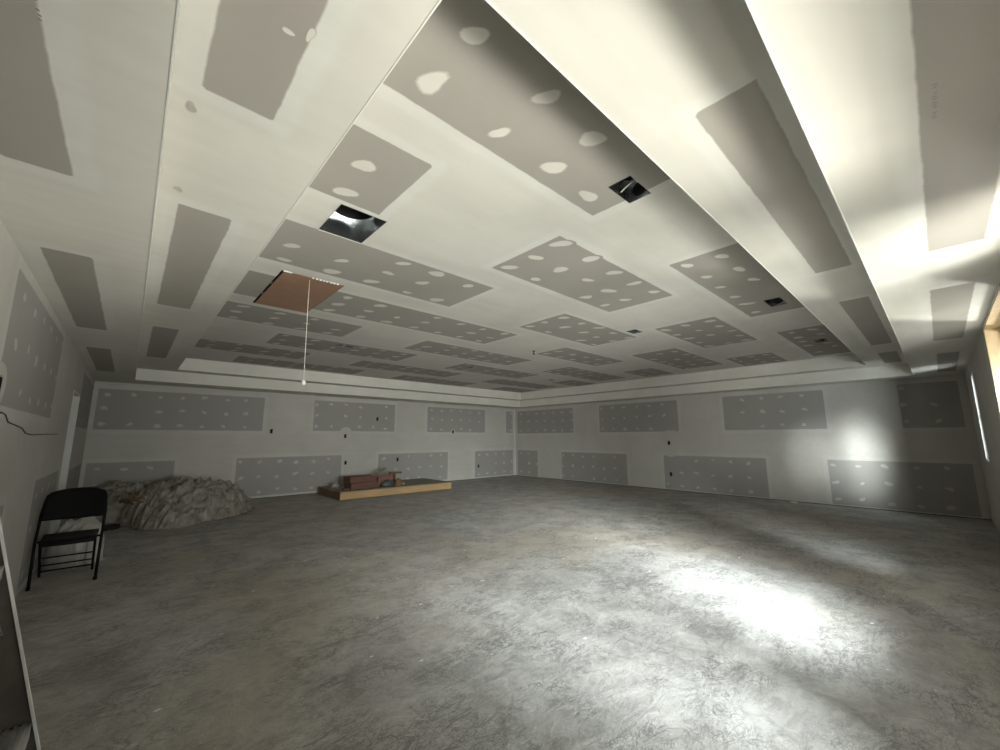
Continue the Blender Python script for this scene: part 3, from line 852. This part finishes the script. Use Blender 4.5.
sack('plastic_wad', (4.02, 10.6, .10, .09, .13), M_SHEET, 8.3, 'pale crumpled plastic wad left of the cartons on the platform', 'debris', pz)

# crumbs of board near the far wall
mb = MB(); mb.bbox((11.05, 2.33, 0), (11.17, 2.45, .02), .006)
tag(mb.build('drywall_scrap', [M_COMP]), 'small white drywall scrap on the floor at the far wall', 'debris')

# ------------------------------------------------------------------ stepladder at the left edge of the view
t = thing('stepladder', 'aluminium stepladder spattered with compound at the left edge of the photo', 'ladder', (0, 1.03, 0))
YF, YN = 1.24, .80
def fx(z_): return -.175 + (1.335-z_)*.235           # front edge of the rails
LT = 1.80
def rail(y, s, name):
    """C channel: web in the plane of y, flanges turned inwards (s)"""
    w = .05
    mb = MB()
    def slab(a0, a1, y0, y1, m):
        P = []
        for z_ in (0., LT):
            for (a, yy) in ((a0, y0), (a1, y0), (a1, y1), (a0, y1)):
                P.append(mb.vert((fx(z_)-a, yy, z_)))
        for q in ((0,3,2,1), (4,5,6,7), (0,1,5,4), (1,2,6,5), (2,3,7,6), (3,0,4,7)):
            mb.face([P[i] for i in q], m)
    slab(.003, w-.003, y, y+.003, 0)
    slab(0, .004, y-.003, y+.003, 1)
    slab(w-.004, w, y-s*.030, y+.003, 2)
    mb.build(name, [M_ALUW, M_ALUE, M_ALU], t)
rail(YF, 1, 'side_rail'); rail(YN, -1, 'side_rail')
for i, zt in enumerate((.318, .616, .913, 1.21, 1.51)):
    mb = MB()
    xf = fx(zt)-.004; y0, y1 = YN+.005, YF-.001
    mb.box((xf-.078, y0, zt-.028), (xf, y1, zt-.004), 0)
    for k in range(7):
        xx = xf-.006-k*.0108
        mb.box((xx-.0055, y0, zt-.004), (xx, y1, zt), 0)
    tr = mb.build('tread', [M_ALU], t)
    mb = MB()                                         # gusset below the tread at the far rail
    for yy, sg in ((YF-.002, -1),):
        a = (xf-.02, yy, zt-.03); b = (xf-.02, yy+sg*.11, zt-.03); c = (fx(zt-.13)-.02, yy, zt-.13)
        d = .03
        P = [mb.vert(q) for q in (a, b, c, (a[0]-d, a[1], a[2]), (b[0]-d, b[1], b[2]), (c[0]-d, c[1], c[2]))]
        for q in ((0,1,2), (3,5,4), (0,3,4,1), (1,4,5,2), (2,5,3,0)): mb.face([P[i] for i in q])
    mb.build('brace', [M_ALU], t)
    mb = MB(); rnd = random.Random(i)
    for k in range(16):
        yy = rnd.uniform(y0+.05, y1-.02); xx = xf-rnd.uniform(.03, .078); r_ = rnd.uniform(.004, .012)
        mb.lathe([(r_, 0), (r_*.9, r_*.4), (r_*.4, r_*.8), (.0005, r_*.85)], (xx, yy, zt-.001), 8)
    mb.build('compound_splash', [M_COMP], tr)['kind'] = 'stuff'
mb = MB(); mb.bbox((fx(LT)-.20, YN-.01, LT-.03), (fx(LT)+.02, YF+.02, LT+.04), .01); mb.build('top_cap', [M_ALU], t)
for y in (YF-.01, YN+.02):
    mb = MB(); mb.tube([(fx(LT)-.16, y, LT-.02), (-.585, y, .0)], .012, 8); mb.build('rear_leg', [M_ALU], t)
for zz in (.35, .95):
    xx = -.585 + (fx(LT)-.16+.585)*zz/LT
    mb = MB(); mb.tube([(xx, YN+.02, zz), (xx, YF-.01, zz)], .009, 8); mb.build('rear_bar', [M_ALU], t)
for y in (YF, YN):
    mb = MB(); mb.bbox((fx(0)-.09, y-.025, 0), (fx(0)+.012, y+.02, .035), .006); mb.build('foot', [M_RUBBER], t)

# ------------------------------------------------------------------ light: daylight through the openings and added fill lamps
def area(name, loc, target, sx, sy, power, col=(1,1,1), spread=180):
    l = bpy.data.lights.new(name, 'AREA'); l.shape = 'RECTANGLE'; l.size = sx; l.size_y = sy
    l.energy = power; l.color = col; l.spread = radians(spread)
    o = bpy.data.objects.new(name, l); COL.objects.link(o); o.location = loc
    o.rotation_euler = (Vector(target)-Vector(loc)).to_track_quat('-Z', 'Y').to_euler()
    return o
SKYC = (.90, .96, 1.0); WARM = (1.0, .96, .88)
area('sky_glare', (2.1, -2.7, 2.75), (4.6, 2.4, 0), 1.5, 1.0, 335, (.90, .955, 1.), 57)
area('sky_window', (3.3, -1.2, 2.2), (3.8, 3.5, .4), 1.0, 1.2, 10, SKYC, 150)
area('ground_bounce', (1.75, -.98, .12), (1.75, -.4, 2.6), 1.3, .5, 4.5, WARM, 180)
area('ceiling_fill', (2.2, -2.5, .05), (-.1, 2.3, 3.0), 2.2, 1.4, 270, WARM, 104)  # added fill lamp to lighten the near ceiling and left soffits
area('ground_bounce_far', (9.5, -3.2, .4), (5.2, .3, 2.6), .6, .6, 40, WARM, 50)
area('window_daylight', (5.6, -1.2, 1.9), (5.6, 2.0, .8), 1.4, 1.2, 10, WARM, 180)
area('narrow_window_daylight', (9.0, -1.1, 1.8), (9.76, -.5, 1.8), .4, .9, 60, SKYC, 180)
area('frontal_fill', (.6, -3.2, 1.35), (5.0, 8.0, 1.5), 3.0, 1.0, 510, (1., .985, .95), 120)  # added fill lamp, lifts the far walls from the camera side
area('wall_patch_beam', (.6, -2.0, 2.4), (11.27, 1.15, 1.03), 1.8, .5, 30, (.93, .98, 1.), 10)  # added narrow beam for the wall patch, passes through the near window

w = bpy.data.worlds.new('sky'); SC.world = w; w.use_nodes = True
nt = w.node_tree; bg = nt.nodes['Background']
bg.inputs[0].default_value = (.86, .93, 1., 1); bg.inputs[1].default_value = 2.0

# ------------------------------------------------------------------ camera
cam = bpy.data.cameras.new('camera'); co = bpy.data.objects.new('camera', cam); COL.objects.link(co)
cam.sensor_width = 36; cam.lens = 36*400/1000; cam.clip_start = .02; cam.clip_end = 200
pt, ro, ya = .1560, -.0023, .7429
F = Vector((sin(ya)*cos(pt), cos(ya)*cos(pt), sin(pt))); R = Vector((cos(ya), -sin(ya), 0)); U = R.cross(F)
R2 = R*cos(ro)+U*sin(ro); U2 = -R*sin(ro)+U*cos(ro)
co.matrix_world = Matrix(((R2.x, U2.x, -F.x, 0), (R2.y, U2.y, -F.y, 0), (R2.z, U2.z, -F.z, H), (0, 0, 0, 1)))
SC.camera = co

vs = SC.view_settings
vs.view_transform = 'Standard'; vs.look = 'None'; vs.gamma = 1.0; vs.exposure = 0.0; vs.use_curve_mapping = False
